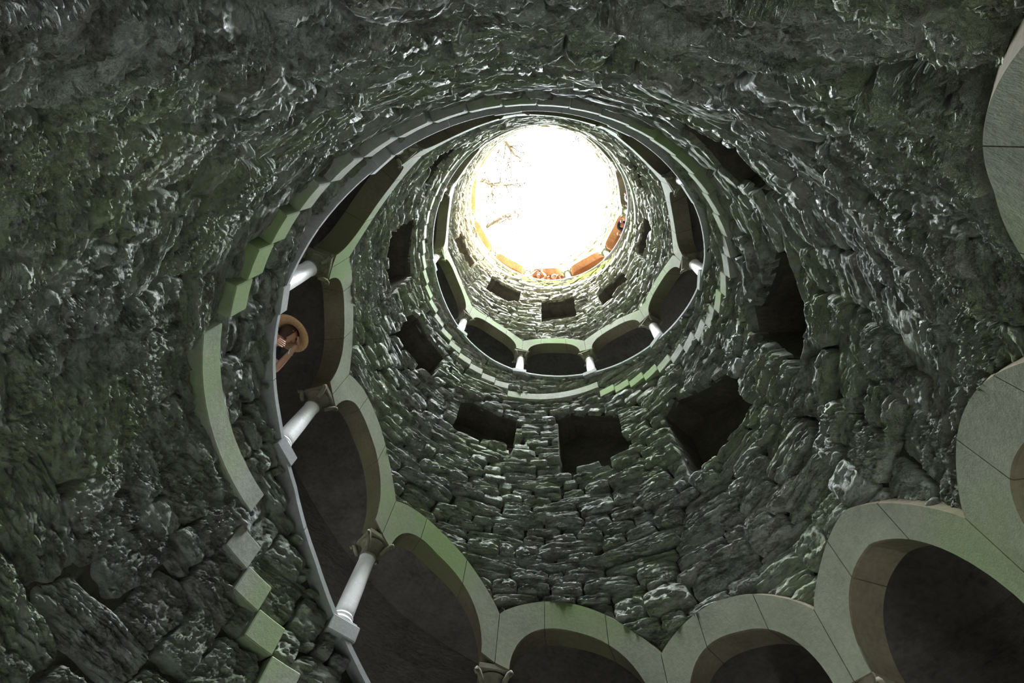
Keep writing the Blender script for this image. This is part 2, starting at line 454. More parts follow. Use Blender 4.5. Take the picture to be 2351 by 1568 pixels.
_tt = np.linspace(0, TAU, 1441)
LINTEL = .05
def free_mask(t, z, niches=True):
    """True where a stone may sit: not in the arcade openings, not in a niche (arch bands, steps and coping stand proud and cover stone edges)"""
    t = np.mod(t, TAU); ok = (z > FLOOR + .01)
    for k in range(-1, 4):
        u = t + TAU * k
        act = (u >= TH0) & (u <= TH1)
        ok &= ~(act & (z > zp(u) - .014) & (z < soffit(u) + .022))
    for n in NICHES if niches else ():
        u = np.mod(t - n[0], TAU) + n[0]
        ok &= ~((u > n[0] + .008) & (u < n[1] - .008) & (z > n[2] + .010) & (z < niche_top(n, u) + LINTEL - .012))
    return ok
def hidden(t, z):
    """True where dressed stone covers the rubble"""
    h = np.zeros_like(t, bool); t = np.mod(t, TAU)
    for k in range(-1, 4):
        u = t + TAU * k
        act = (u >= TH0) & (u <= TH1); tr = ztr(u)
        h |= act & (z > soffit(u)) & (z < extrados(u) - .004)
        h |= act & (z > zp(u) - .03) & (z < zp(u) + .004)
        h |= act & (z > tr - (ZST - ZTR) + .004) & (z < tr - .004)
    return h
cand = []
z = FLOOR + .03
zmax = RIM + .2
while z < zmax:
    hs = np.interp(z, (-.6, .75, 1.5, 3.2, 7), (.135, .125, .058, .047, .045)) * rng.uniform(.6, 1.35)
    t = rng.uniform(0, .2); tend = t + TAU
    while t < tend - .05:
        wd = np.interp(z, (-.6, .8, 2, 7), (.185, .185, .165, .155)) * math.exp(rng.normal() * .40)
        wd = min(wd, tend - t)
        if wd < .07: break
        split = rng.random()
        cz = z + hs / 2 + .018 * math.sin(3 * t + z * 7) + rng.normal() * .006
        if 3.5 < t % TAU < 5.8 and z < 1.25 and split < .85:
            f1 = rng.uniform(.35, .65); f2 = rng.uniform(.35, .65)
            for q, zc, hq in ((0, cz - hs * (.5 - f2 / 2), hs * f2), (1, cz + hs * f2 / 2, hs * (1 - f2))):
                g1 = min(max(f1 + rng.normal() * .12, .2), .8)
                cand.append((t + wd * g1 / 2, zc, wd * g1, hq * 1.06)); cand.append((t + wd * (1 + g1) / 2, zc, wd * (1 - g1), hq * 1.06))
        elif split < .16 and hs > .06:
            cand.append((t + wd / 2, cz - hs * .25, wd, hs * .5)); cand.append((t + wd / 2, cz + hs * .25, wd, hs * .5))
        else: cand.append((t + wd / 2, cz, wd, hs * rng.uniform(.94, 1.16)))
        t += wd
    z += hs
cand = np.array(cand)
NG = 9
gx, gy = np.meshgrid(np.linspace(-.5, .5, NG), np.linspace(-.5, .5, NG))
TRIMS = sorted([(x0, x1, y0, y1) for x0 in range(NG) for x1 in range(x0 + 2, NG + 1) for y0 in range(NG) for y1 in range(y0 + 2, NG + 1)], key=lambda q: -(q[1] - q[0]) * (q[3] - q[2]))
stones = []
for (ct, cz, wd, hh) in cand:
    tt = ct + gx * wd; zz = cz + gy * hh
    ok = free_mask(tt, zz) & (zz < RIM + .03)
    clip = False
    if ok[NG // 2, NG // 2]:
        ok2 = free_mask(tt, zz, False) & (zz < RIM + .03)
        clip = bool((ok2 != ok).any()); ok = ok2
    hid = hidden(tt, zz); clip = int(clip) + 2 * int(hid.any())
    fr = ok.mean()
    if not free_mask(np.array([ct]), np.array([cz]))[0] and free_mask(np.array([ct]), np.array([cz]), False)[0]: continue
    if fr < .06 or hid.mean() > .80: continue
    if fr < .999:                                  # trim the stone to the free part next to an edge
        I = np.zeros((NG + 1, NG + 1)); I[1:, 1:] = (~ok).cumsum(0).cumsum(1)
        best = None
        for x0, x1, y0, y1 in TRIMS:
            if I[y1, x1] - I[y0, x1] - I[y1, x0] + I[y0, x0] < .5: best = (x0, x1 - 1, y0, y1 - 1); break
        if best is None: continue
        x0, x1, y0, y1 = best
        nw = (x1 - x0) / (NG - 1); nh = (y1 - y0) / (NG - 1)
        ct, cz = ct + ((x0 + x1) / (2 * NG - 2) - .5) * wd, cz + ((y0 + y1) / (2 * NG - 2) - .5) * hh
        wd, hh = wd * nw, hh * nh
        if wd * R < .05 or hh * R < .03: continue
    stones.append((ct % TAU, cz, wd * 1.02, hh * 1.03, int(clip)))
# flat lintel stones over every niche mouth
LINT = {}
for n in NICHES:
    for u0, u1 in ((-.06, .24), (.24, .50), (.50, .78), (.78, 1.06)):
        a0, a1 = n[0] + (n[1] - n[0]) * u0, n[0] + (n[1] - n[0]) * u1
        z0, z1 = float(niche_top(n, max(a0, n[0]))), float(niche_top(n, min(a1, n[1])))
        LINT[len(stones)] = -math.atan2(z1 - z0, a1 - a0)
        stones.append((((a0 + a1) / 2) % TAU, (z0 + z1) / 2 + LINTEL * .5 + .003, (a1 - a0) * 1.04, LINTEL * 1.12, 0))
# small packing stones in whatever the courses left bare
GT, GZ = .0125, .0125
nT = int(TAU / GT); z_lo = FLOOR; nZ = int((RIM + .1 - z_lo) / GZ)
TG, ZG = np.meshgrid((np.arange(nT) + .5) * TAU / nT, z_lo + (np.arange(nZ) + .5) * GZ)
bare = free_mask(TG, ZG) & ~hidden(TG, ZG) & (ZG < RIM + .02)
for (ct, cz, wd, hh, _c) in stones:
    i0 = int(round((ct - wd * .47) / TAU * nT)); i1 = int(round((ct + wd * .47) / TAU * nT))
    j0 = max(0, int(round((cz - hh * .47 - z_lo) / GZ))); j1 = max(0, int(round((cz + hh * .47 - z_lo) / GZ)))
    bare[j0:j1 + 1, np.arange(i0, i1 + 1) % nT] = False
for j, i in np.argwhere(bare)[rng.permutation(int(bare.sum()))]:
    if not bare[j, i]: continue
    a0 = a1 = i; b0 = b1 = j; grow = True
    while grow:
        grow = False
        if a1 - a0 < 13:
            if a1 + 1 < nT and bare[b0:b1 + 1, a1 + 1].all(): a1 += 1; grow = True
            if a0 > 0 and bare[b0:b1 + 1, a0 - 1].all(): a0 -= 1; grow = True
        if b1 - b0 < 6:
            if b1 + 1 < nZ and bare[b1 + 1, a0:a1 + 1].all(): b1 += 1; grow = True
            if b0 > 0 and bare[b0 - 1, a0:a1 + 1].all(): b0 -= 1; grow = True
    bare[b0:b1 + 1, a0:a1 + 1] = False
    if a1 - a0 < 2 or b1 - b0 < 1: continue
    stones.append(((a0 + a1 + 1) / 2 * TAU / nT, z_lo + (b0 + b1 + 1) / 2 * GZ, (a1 - a0 + 1) * TAU / nT, (b1 - b0 + 1) * GZ, 0))
# bring them to world space
camp = np.array([0.04581308 * R, -0.88420932 * R, EYE])
M3 = np.array(MX)
def pix(P):
    c = (np.asarray(P) - camp) @ M3
    return 1175.5 + 1045 * c[..., 0] / c[..., 2], 784 + 1045 * c[..., 1] / c[..., 2], c[..., 2]
rec = []
def push_back(V):
    t = np.arctan2(V[:, 1], V[:, 0]); r = np.hypot(V[:, 0], V[:, 1]); z = (V[:, 2] - EYE) / R
    r = np.where(hidden(t, z), np.maximum(r, R + .01), r)      # behind dressed stone
    return np.stack([r * np.cos(t), r * np.sin(t), EYE + z * R], 1)
def niche_plane(t, z, wd, hh):
    """plane (point, normal into the niche) that trims a stone beside a niche, or None"""
    best = None
    for n in NICHES:
        u = (t - n[0] + PI) % TAU - PI + n[0]
        uc = min(max(u, n[0]), n[1]); tp = float(niche_top(n, uc))
        d = [(n[0] - u), (u - n[1]), (n[2] - z), (z - tp)]; k = int(np.argmax(d))
        if best is None or d[k] < best[0]: best = (d[k], n, u, uc, tp, k)
    _, n, u, uc, tp, k = best
    if k < 2:
        th = n[k]; sg = 1 if k == 0 else -1
        return Vector(cyl(R, th, z)), Vector((-math.sin(th), math.cos(th), 0)) * sg
    if k == 2: return Vector(cyl(R, u, n[2])), Vector((0, 0, 1))
    e0, e1 = max(uc - .03, n[0]), min(uc + .03, n[1])
    sl = float(niche_top(n, e1) - niche_top(n, e0)) / max(1e-6, e1 - e0)
    et = Vector((-math.sin(uc), math.cos(uc), 0))
    return Vector(cyl(R, uc, tp)), (et * sl - Vector((0, 0, 1))).normalized()
def trimmed(v, f, flip, A, o, pl):
    vw = v @ A.T + o
    me = mesh('stone', vw, f[:, ::-1] if flip else f)
    if pl is not None:
        bm = bmesh.new(); bm.from_mesh(me)
        g = bmesh.ops.bisect_plane(bm, geom=bm.verts[:] + bm.edges[:] + bm.faces[:], plane_co=pl[0], plane_no=pl[1], clear_outer=True)
        es = [e for e in g['geom_cut'] if isinstance(e, bmesh.types.BMEdge) and e.is_valid]
        # a flat cut face: close the outline by folding it back to the mortar
        ex = bmesh.ops.extrude_edge_only(bm, edges=es)
        for q in ex['geom']:
            if isinstance(q, bmesh.types.BMVert):
                r_ = math.hypot(q.co.x, q.co.y); k_ = (R + .12) / r_
                if k_ > 1: q.co.x *= k_; q.co.y *= k_
        bm.to_mesh(me); bm.free()
    return me
for i, (t, z, wd, hh, clip) in enumerate(stones):
    rj = rng.normal() * .018
    er = np.array([math.cos(t), math.sin(t), 0]); et = np.array([-math.sin(t), math.cos(t), 0]); ez = np.array([0, 0, 1.])
    roll = rng.normal() * .05 if i not in LINT else LINT[i]; yaw = rng.normal() * .05; pit = rng.normal() * (.03 if 3.7 < t < 5.9 and z < 2.3 else .10)
    Bx = -et; By = ez; Bz = -er
    Bx, By = Bx * math.cos(roll) + By * math.sin(roll), By * math.cos(roll) - Bx * math.sin(roll)
    Bz = Bz + Bx * yaw + By * pit; Bz /= np.linalg.norm(Bz)
    dep = .088 * rng.uniform(.7, 1.25); near = (3.7 < t < 5.9 and z < 1.3) or (3.9 < t < 5.75 and z < 2.3)
    if near: dep *= .75 if z < 1.0 else .5; rj *= .5
    if i in LINT: dep *= .6
    o = er * (R + (.046 if near else .056) + rj) + ez * (EYE + z * R)
    A = np.stack([Bx * wd * R, By * hh * R, Bz * dep], 1)
    if rng.random() < .5: A[:, 0] *= -1; flip = True
    else: flip = False
    wi = 0 if z < bS1(t) else (1 if z < bS2(t) else 2)
    u, v, d = pix(o)
    vis = d > .05 and -500 < u < 2850 and -500 < v < 2070
    area = 0
    if vis:
        cs = np.array([o + A[:, 0] * sx * .5 + A[:, 1] * sy * .5 for sx, sy in ((-1, -1), (1, -1), (1, 1), (-1, 1))])
        uu, vv, dd = pix(cs)
        if (dd > .02).all(): area = .5 * abs(sum(uu[k] * vv[(k + 1) % 4] - uu[(k + 1) % 4] * vv[k] for k in range(4)))
        out = u < -10 or u > 2361 or v < -10 or v > 1578
    else: out = True
    rec.append((wi, area, o, A, flip, int(rng.integers(NP)), t, z, out, (niche_plane(t, z, wd, hh) if clip & 1 else None, bool(clip & 2)) if clip else None))
tint_cols = np.array([(1, 1, 1), (.80, .84, .78), (1.0, .90, .78), (.70, .72, .74), (.86, .96, .80), (.60, .58, .55), (1, .98, .92)])
hi_mesh = {}
def hi(i, flip, fine):
    k = (i, flip, fine)
    if k not in hi_mesh:
        v, f = (P_XHI if fine else P_HI)[i]
        v = v.copy()
        if flip: v = v * [-1, 1, 1]; f = f[:, ::-1]
        me = mesh('stone', v, f)
        ca = me.color_attributes.new('tint', 'FLOAT_COLOR', 'POINT')
        tc = tint_cols[i % len(tint_cols)]
        ca.data.foreach_set('color', np.tile([*tc, 1], len(v)).astype(np.float32))
        me.materials.append(M_STONE)
        for p in me.polygons: p.use_smooth = True
        hi_mesh[k] = me
    return hi_mesh[k]
def tint(me, pi_):
    ca = me.color_attributes.new('tint', 'FLOAT_COLOR', 'POINT')
    ca.data.foreach_set('color', np.tile([*tint_cols[pi_ % len(tint_cols)], 1], len(me.vertices)).astype(np.float32))
for wi, W in enumerate(WALLS):
    EV = []; EF = []; ET = []
    mine = sorted([r for r in rec if r[0] == wi], key=lambda r: -r[1] * (.15 if r[8] else 1))
    single = [r for r in mine[:300] if r[1] > 0]
    rest = mine[len(single):]
    for r in single:
        _, area, o, A, flip, pi_, t, z, out, clip = r
        if clip:
            v, f = (P_XHI if area > 9000 else P_HI)[pi_]
            me = trimmed(v, f, flip, A, o, clip[0])
            if clip[1]:
                co = np.empty(len(me.vertices) * 3); me.vertices.foreach_get('co', co); me.vertices.foreach_set('co', push_back(co.reshape(-1, 3)).ravel())
            me.transform(Matrix.Translation(-Vector(o))); tint(me, pi_)
            ob = link('stone', me, M_STONE, W, True); ob.location = o
            continue
        A = A.copy()
        if flip: A[:, 0] *= -1
        ob = bpy.data.objects.new('stone', hi(pi_, flip, area > 9000)); C.objects.link(ob); ob.parent = W
        mw = Matrix.Identity(4)
        for a_ in range(3):
            for b_ in range(3): mw[a_][b_] = A[a_, b_]
            mw[a_][3] = o[a_]
        ob.matrix_world = mw
    V = []; F = []; Tn = []; off = 0
    for r in rest:
        _, area, o, A, flip, pi_, t, z, out, clip = r
        v, f = (P_XHI if area > 30000 else P_HI if area > 900 else P_LO)[pi_]
        vw = v @ A.T + o
        if clip and clip[0] is not None:
            me = trimmed(v, f, flip, A, o, clip[0]); nb_ = len(EV)
            co = np.empty(len(me.vertices) * 3); me.vertices.foreach_get('co', co); co = co.reshape(-1, 3)
            if clip[1]: co = push_back(co)
            EV += co.tolist(); EF += [[k + nb_ for k in p.vertices] for p in me.polygons]; ET += [[*tint_cols[pi_ % len(tint_cols)], 1]] * len(co)
            bpy.data.meshes.remove(me); continue
        if clip: vw = push_back(vw)
        V.append(vw); F.append((f[:, ::-1] if flip else f) + off); off += len(v)
        Tn.append(np.tile([*tint_cols[pi_ % len(tint_cols)], 1], (len(v), 1)))
    if V:
        V = np.concatenate(V); F = np.concatenate(F); Tn = np.concatenate(Tn)
        me = bpy.data.meshes.new('rubble_stones')
        me.vertices.add(len(V)); me.vertices.foreach_set('co', V.astype(np.float32).ravel())
        me.loops.add(F.size); me.loops.foreach_set('vertex_index', F.astype(np.int32).ravel())
        me.polygons.add(len(F)); me.polygons.foreach_set('loop_start', np.arange(0, F.size, 4, dtype=np.int32))
        me.update(calc_edges=True)
        ca = me.color_attributes.new('tint', 'FLOAT_COLOR', 'POINT'); ca.data.foreach_set('color', Tn.astype(np.float32).ravel())
        me.polygons.foreach_set('use_smooth', np.ones(len(F), dtype=bool))
        ob = link('rubble_stones', me, M_STONE, W); ob['kind'] = 'stuff'
    if EV:
        me = mesh('niche_edge_stones', EV, EF)
        ca = me.color_attributes.new('tint', 'FLOAT_COLOR', 'POINT'); ca.data.foreach_set('color', np.array(ET, np.float32).ravel())
        ob = link('niche_edge_stones', me, M_STONE, W, True); ob['kind'] = 'stuff'


# ------------------------------------------------------------------ stairs: every step its own block, its end showing in the well wall
stair = empty('spiral_staircase', 'spiral stone staircase whose step ends zigzag along the well wall', 'staircase', (0, 0, 0))
for a, b, ld in STEPS:
    zt = ztread(a, b); m = MB(); K = max(2, int((b - a) / .06)); rows = []
    zb = zt - (ZST - ZTR)
    for j in range(K + 1):
        t = a + .0015 + (b - a - .003) * j / K
        rows.append([cyl(r, t, z) for r, z in ((R - .05, zb), (R + T_WALL + GAL + .05, zb), (R + T_WALL + GAL + .05, zt), (R - .05, zt))])
    m.loft(rows)
    me = bevel(m.mesh('step'), .008)
    link('landing' if ld else 'step', me, M_STEP, stair)

# ------------------------------------------------------------------ parapet coping
cope = empty('parapet_coping', 'smooth sloping stone coping along the top of the spiral parapet', 'coping', (0, 0, 0))
for i in range(len(COLS) - 1):
    mid = (COLS[i] + COLS[i + 1]) / 2 + .03 * math.sin(i * 2.3)
    for a, b in ((COLS[i], mid), (mid, COLS[i + 1])):
        rows = []; m = MB()
        for j in range(7):
            t = a + .0012 + (b - a - .0024) * j / 6; z = float(zp(t))
            rows.append([cyl(r, t, z + d) for r, d in ((R - .065, -.028), (R + T_WALL + .03, -.028), (R + T_WALL + .03, 0), (R - .02, .002), (R - .065, -.008))])
        m.loft(rows); link('coping_stone', m.mesh('coping_stone'), M_COPE, cope)

# ------------------------------------------------------------------ arches
def where(t, z=None):
    a = t % TAU
    names = [(0, 'right side'), (PI / 4, 'lower right'), (PI / 2, 'bottom'), (3 * PI / 4, 'lower left'), (PI, 'left side'), (5 * PI / 4, 'upper left'), (3 * PI / 2, 'top'), (7 * PI / 4, 'upper right'), (TAU, 'right side')]
    return min(names, key=lambda q: abs(q[0] - a))[1]
ORD = ['first', 'second', 'third', 'fourth', 'fifth', 'sixth', 'seventh', 'eighth', 'ninth', 'tenth', 'eleventh', 'twelfth', 'thirteenth', 'fourteenth', 'fifteenth', 'sixteenth', 'seventeenth',
       'eighteenth', 'nineteenth', 'twentieth', 'twenty-first', 'twenty-second', 'twenty-third', 'twenty-fourth', 'twenty-fifth', 'twenty-sixth', 'twenty-seventh', 'twenty-eighth', 'twenty-ninth', 'thirtieth', 'thirty-first', 'thirty-second', 'thirty-third', 'thirty-fourth']
def turn(t): return 'lowest' if t < 2.2 else ('large lower' if t < 8.3 else ('middle' if t < 12.6 else 'topmost'))
RF = R - .045
for i in range(len(COLS) - 1):
    a, b = COLS[i], COLS[i + 1]
    side = where((a + b) / 2)
    lab = 'mossy stone arch, %s going up the spiral from the right edge, on the %s' % (ORD[i], side)
    ar = empty('arch', lab, 'arch', cyl(R, (a + b) / 2, float(zp((a + b) / 2)) + .6), 0, 'arches of the spiral arcade')
    nv = 3
    cuts = [0, .30, .70, 1]
    for k in range(nv):
        u0, u1 = cuts[k], cuts[k + 1]; rows = []; m = MB(); K = 12
        e = PIER / (b - a)
        us = np.linspace(u0, u1, K + 1).tolist()
        if k == 0: us = sorted(us + [e, e + .004, e + .015, e + .04])
        if k == nv - 1: us = sorted(us + [1 - e, 1 - e - .004, 1 - e - .015, 1 - e - .04])
        g = .0012
        for u in us:
            t = a + (b - a) * u
            t = min(max(t, a + (b - a) * u0 + g), a + (b - a) * u1 - g)
            zs = float(soffit(t)); ze = float(extrados(t))
            rows.append([cyl(r, t, z) for r, z in ((RF, zs + .004), (RF + .012, zs), (R + T_WALL, zs), (R + T_WALL, ze + .03), (R + .07, ze + .03), (RF, ze))])
        m.loft(rows)
        me = m.mesh('voussoir'); me.materials.append(M_DRESS); me.materials.append(M_SOFF if a < 12.4 else M_GALTOP)  # painted shade on lower soffits, painted sun glow on the top ones
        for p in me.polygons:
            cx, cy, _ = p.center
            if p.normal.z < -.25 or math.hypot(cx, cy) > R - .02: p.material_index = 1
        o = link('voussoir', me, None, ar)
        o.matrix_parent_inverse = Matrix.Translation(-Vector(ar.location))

# ------------------------------------------------------------------ columns with plinth, base, shaft and capital
def block(m, hw, d0, d1, z0, z1):                 # local: x tangential, y outward
    b = len(m.v); m.v += [(x, y, z) for z in (z0, z1) for x, y in ((-hw, d0), (hw, d0), (hw, d1), (-hw, d1))]
    m.f += [(b, b + 3, b + 2, b + 1), (b + 4, b + 5, b + 6, b + 7), (b, b + 1, b + 5, b + 4), (b + 1, b + 2, b + 6, b + 5), (b + 2, b + 3, b + 7, b + 6), (b + 3, b, b + 4, b + 7)]
def column_parts(hs):
    H = hs * .425 * R                              # parapet top to springing
    m = MB(); block(m, .145, -.185, .16, -.085, .05); block(m, .125, -.145, .14, .05, .085)
    yield 'plinth', bevel(m.mesh('plinth'), .008), M_COPE, False
    prof = [(.118, .085), (.128, .098), (.128, .115), (.110, .13), (.100, .14), (.106, .152), (.106, .166), (.092, .18)]
    yield 'base', lathe(prof, 18).mesh('base'), M_SHAFT, True
    top = H - .25
    yield 'shaft', lathe([(.092, .178), (.096, .2), (.0955, .3 * top), (.092, .6 * top), (.083, top - .01), (.088, top), (.088, top + .02)], 18).mesh('shaft'), M_SHAFT, True
    m = lathe([(.086, top + .02), (.098, top + .03), (.092, top + .045), (.096, top + .10), (.118, top + .16), (.142, top + .185)], 16)
    cm = m
    block(cm, .15, -.15, .14, top + .2, top + .252)
    yield 'capital', bevel(cm.mesh('capital'), .006), M_CAP, False
    for sx in (-1, 1):
        for sy in (-1, 1):
            m = MB()
            pts = [(sx * .09, sy * .10, top + .06), (sx * .115, sy * .13, top + .12), (sx * .145, sy * .145, top + .175), (sx * .165, sy * .162, top + .185), (sx * .175, sy * .17, top + .165), (sx * .165, sy * .162, top + .148), (sx * .156, sy * .155, top + .16)]
            tube(m, pts, [.02, .026, .026, .022, .02, .017, .012], 7)
            yield 'volute', m.mesh('volute'), M_CAP, True
cache = {}
for i, t in enumerate(COLS):
    hs = round(float(ksc(t)), 2)
    if hs not in cache: cache[hs] = list(column_parts(hs))
    lab = 'short pale column, %s going up the spiral from the right edge, on the %s' % (ORD[i], where(t))
    root = empty('column', lab, 'column', cyl(R + .11, t, float(zp(t))), t - PI / 2, 'columns of the spiral arcade')
    for nm, me, m_, sm in cache[hs]: link(nm, me, m_, root, sm)

# ------------------------------------------------------------------ mossy ledge above the topmost arches and growth on the rim
m = MB(); rows = []
random.seed(3)
for t in np.arange(12.55, 15.2, .035):
    z = float(extrados(t)); q = .5 + .5 * mnoise.noise(Vector((t * 4, 1, 0)))
    d = .035 + .05 * q; hgt = .012 + .022 * q
    rows.append([cyl(r, t, z + dz) for r, dz in ((R + .06, -.006), (R - d, .0), (R - d * .9, hgt * .7), (R - .01, hgt), (R + .06, hgt))])
m.loft(rows)
o = link('moss', m.mesh('moss'), M_MOSS, wall_upper, True); o['kind'] = 'stuff'
m = MB()
for k in range(90):
    t = random.uniform(13.1, 14.6); z = float(zp(t)) - random.uniform(.04, .24)
    w_, h_ = random.uniform(.02, .07), random.uniform(.006, .02)
    b = len(m.v)
    for j in range(6):
        an = TAU * j / 6; m.v.append(cyl(R - .02, t + w_ * math.cos(an), z + h_ * math.sin(an)))
    m.v.append(cyl(R - .06, t, z))
    m.f += [(b + j, b + (j + 1) % 6, b + 6) for j in range(6)]
o = link('moss', m.mesh('moss'), M_MOSS, wall_upper, True); o['kind'] = 'stuff'

# ------------------------------------------------------------------ plants on the rim
def plant(t, n, L, label, m_=None, droop=.5, seed=0, dr=0):
    rd = random.Random(seed); m = MB()
    base = Vector(cyl(R + .05 + dr, t, rimz(t % TAU) - .01))
    inw = Vector((-math.cos(t), -math.sin(t), 0)); tg = Vector((-math.sin(t), math.cos(t), 0))
    for k in range(n):
        d = (inw * rd.uniform(-.1, 1) + tg * rd.uniform(-1, 1) + Vector((0, 0, rd.uniform(.3, 1.1)))).normalized()
        l = L * rd.uniform(.5, 1.1); b0 = base + tg * rd.uniform(-.25, .25)
        pts = []
        for j in range(5):
            s = j / 4; pts.append(b0 + d * l * s + inw * l * .35 * s * s - Vector((0, 0, droop * l * s * s)))
        for j in range(1, 5):
            for sd in (-1, 1):
                c = pts[j]; ax = (pts[j] - pts[j - 1]).normalized(); nn = ax.cross(Vector((0, 0, 1))).normalized() * sd
                a1 = c + (nn * .8 + ax * .5) * l * .20; b = len(m.v)
                m.v += [tuple(c - ax * l * .05), tuple(a1), tuple(c + ax * l * .09)]; m.f.append((b, b + 1, b + 2))
        tube(m, pts, [.008, .007, .006, .004, .002], 4)
    o = link('fern', m.mesh('fern', False), m_ or M_FERN)
    o['kind'] = 'thing'
    return tag(o, label, 'fern', 'ferns on the rim')
FERNS = [(5.18, 12, .34, 'bushy pale fern hanging over the upper right rim of the sky opening'), (5.40, 6, .22, 'small fern beside the bushy pale fern on the upper right rim'),
 (6.42, 10, .30, 'feathery fern on the right rim above the man in the dark hat'), (6.85, 9, .26, 'fern tuft on the right rim below the feathery one'), (7.25, 8, .24, 'low fern on the lower right rim over the orange gallery'),
 (7.65, 9, .26, 'ragged fern where the lower rim meets the white sky'), (8.15, 6, .2, 'small sunlit fern on the lower left rim')]
for k, (t, n, L, lab) in enumerate(FERNS): plant(t, n, L, lab, seed=k)

# ------------------------------------------------------------------ trees leaning over the mouth
def tree(label, base, lean, H, spread, seed, nb, leafn):
    rd = random.Random(seed)
    root = empty('tree', label, 'tree', base, 0, 'trees over the mouth of the well')
    tm = MB(); lm = MB()
    lean = Vector(lean); up = Vector((0, 0, 1))
    pts = [Vector((0, 0, -.3)) + (lean * (s ** 1.5) + up * s) * H + Vector((rd.uniform(-.1, .1), rd.uniform(-.1, .1), 0)) * s for s in np.linspace(0, 1, 8)]
    tube(tm, pts, [.16 - .013 * j for j in range(8)], 8)
    o = link('trunk', tm.mesh('trunk'), M_BARK, root, True)
    def leaf(p, d):
        L = rd.uniform(.06, .13); a = d.orthogonal().normalized(); a = (Matrix.Rotation(rd.uniform(0, TAU), 3, d) @ a)
        b = len(lm.v); n_ = d.cross(a) * L * .12
        lm.v += [tuple(p), tuple(p + d * L * .5 + a * L * .33 + n_), tuple(p + d * L), tuple(p + d * L * .5 - a * L * .33 + n_)]; lm.f.append((b, b + 1, b + 2, b + 3))
    for k in range(nb):
        bm_ = MB(); s = rd.uniform(.35, 1); i = min(int(s * 7), 6); p = pts[i].lerp(pts[i + 1], s * 7 - i)
        d = (lean.normalized() * rd.uniform(.2, 1.2) + Vector((rd.uniform(-1, 1), rd.uniform(-1, 1), rd.uniform(-.35, .5)))).normalized()
        l = spread * rd.uniform(.6, 1.1); q = [p]; dd = d.copy()
        for j in range(7):
            dd = (dd + Vector((rd.uniform(-.35, .35), rd.uniform(-.35, .35), rd.uniform(-.3, .2)))).normalized(); q.append(q[-1] + dd * l / 7)
            if j > 1:
                for e in range(2):
                    sd = (dd + Vector((rd.uniform(-1, 1), rd.uniform(-1, 1), rd.uniform(-.7, .4)))).normalized(); e0 = q[-1]; e1 = e0 + sd * l * .13; e2 = e1 + (sd + Vector((rd.uniform(-.5, .5), rd.uniform(-.5, .5), -.2))) * l * .10
                    tube(bm_, [e0, e1, e2], [.010, .007, .004], 4)
                    for _ in range(leafn): leaf(e1.lerp(e2, rd.uniform(-.5, 1.2)), (sd + Vector((rd.uniform(-1, 1), rd.uniform(-1, 1), rd.uniform(-1, .3)))).normalized())
        tube(bm_, q, [.032 - .0035 * j for j in range(8)], 5)
        link('branch', bm_.mesh('branch', False), M_BARK, root, True)
    o = link('foliage', lm.mesh('foliage', False), M_LEAF, root); o['kind'] = 'stuff'
gz = EYE + RIM * R
tree('mossy leaning tree trunk over the upper left rim of the well mouth', (-2.5, -3.05, gz - .25), (.44, .56, 0), 3.3, 1.1, 5, 13, 4)
tree('sparse tree with golden twigs over the left rim of the well mouth', (-3.9, -.9, gz - .3), (.64, .22, 0), 3.6, 1.2, 11, 16, 4)
tree('thin sunlit tree over the lower left rim of the well mouth', (-3.4, 2.0, gz - .3), (.52, -.25, 0), 3.6, 1.1, 21, 10, 3)

# ------------------------------------------------------------------ people
def skin_mesh(name, joints, edges, radii, lvl=2):
    me = bpy.data.meshes.new(name); me.from_pydata([tuple(j) for j in joints], edges, []); me.update()
    o = bpy.data.objects.new(name, me); C.objects.link(o)
    md = o.modifiers.new('s', 'SKIN'); md.use_smooth_shade = True
    for i, r in enumerate(radii):
        sv = me.skin_vertices[0].data[i]; sv.radius = (r if isinstance(r, tuple) else (r, r)); sv.use_root = (i == 0)
    sb = o.modifiers.new('d', 'SUBSURF'); sb.levels = lvl; sb.render_levels = lvl
    dg = bpy.context.evaluated_depsgraph_get(); out = bpy.data.meshes.new_from_object(o.evaluated_get(dg))
    bpy.data.objects.remove(o); bpy.data.meshes.remove(me)
    for p in out.polygons: p.use_smooth = True
    return out
def head_into(bm, c, fwd, up, s=1.0):
    """a face-shaped head: front is fwd"""
    fwd = fwd.normalized(); side = up.cross(fwd).normalized(); up = fwd.cross(side).normalized()
    r = bmesh.ops.create_uvsphere(bm, u_segments=24, v_segments=18, radius=1.0)
    for v in r['verts']:
        x, y, z = v.co
        w = 1.0 - .28 * max(0, -z) ** 1.3
        X = x * .074 * w; Z = z * .112; Y = y * .092 * (1 - .18 * max(0, -z))
        if y > 0:
            nose = math.exp(-((x / .16) ** 2 + ((z + .12) / .20) ** 2)); Y += .020 * nose
            eye = math.exp(-(((abs(x) - .38) / .16) ** 2 + ((z - .08) / .11) ** 2)); Y -= .010 * eye
            chin = math.exp(-((x / .3) ** 2 + ((z + .82) / .2) ** 2)); Y += .012 * chin
        ear = math.exp(-(((abs(x) - 1) / .14) ** 2 + ((y + .02) / .18) ** 2 + ((z - .02) / .22) ** 2)); X += math.copysign(.018, x) * ear
        v.co = c + (side * X + fwd * Y + up * Z) * s
    return side, up
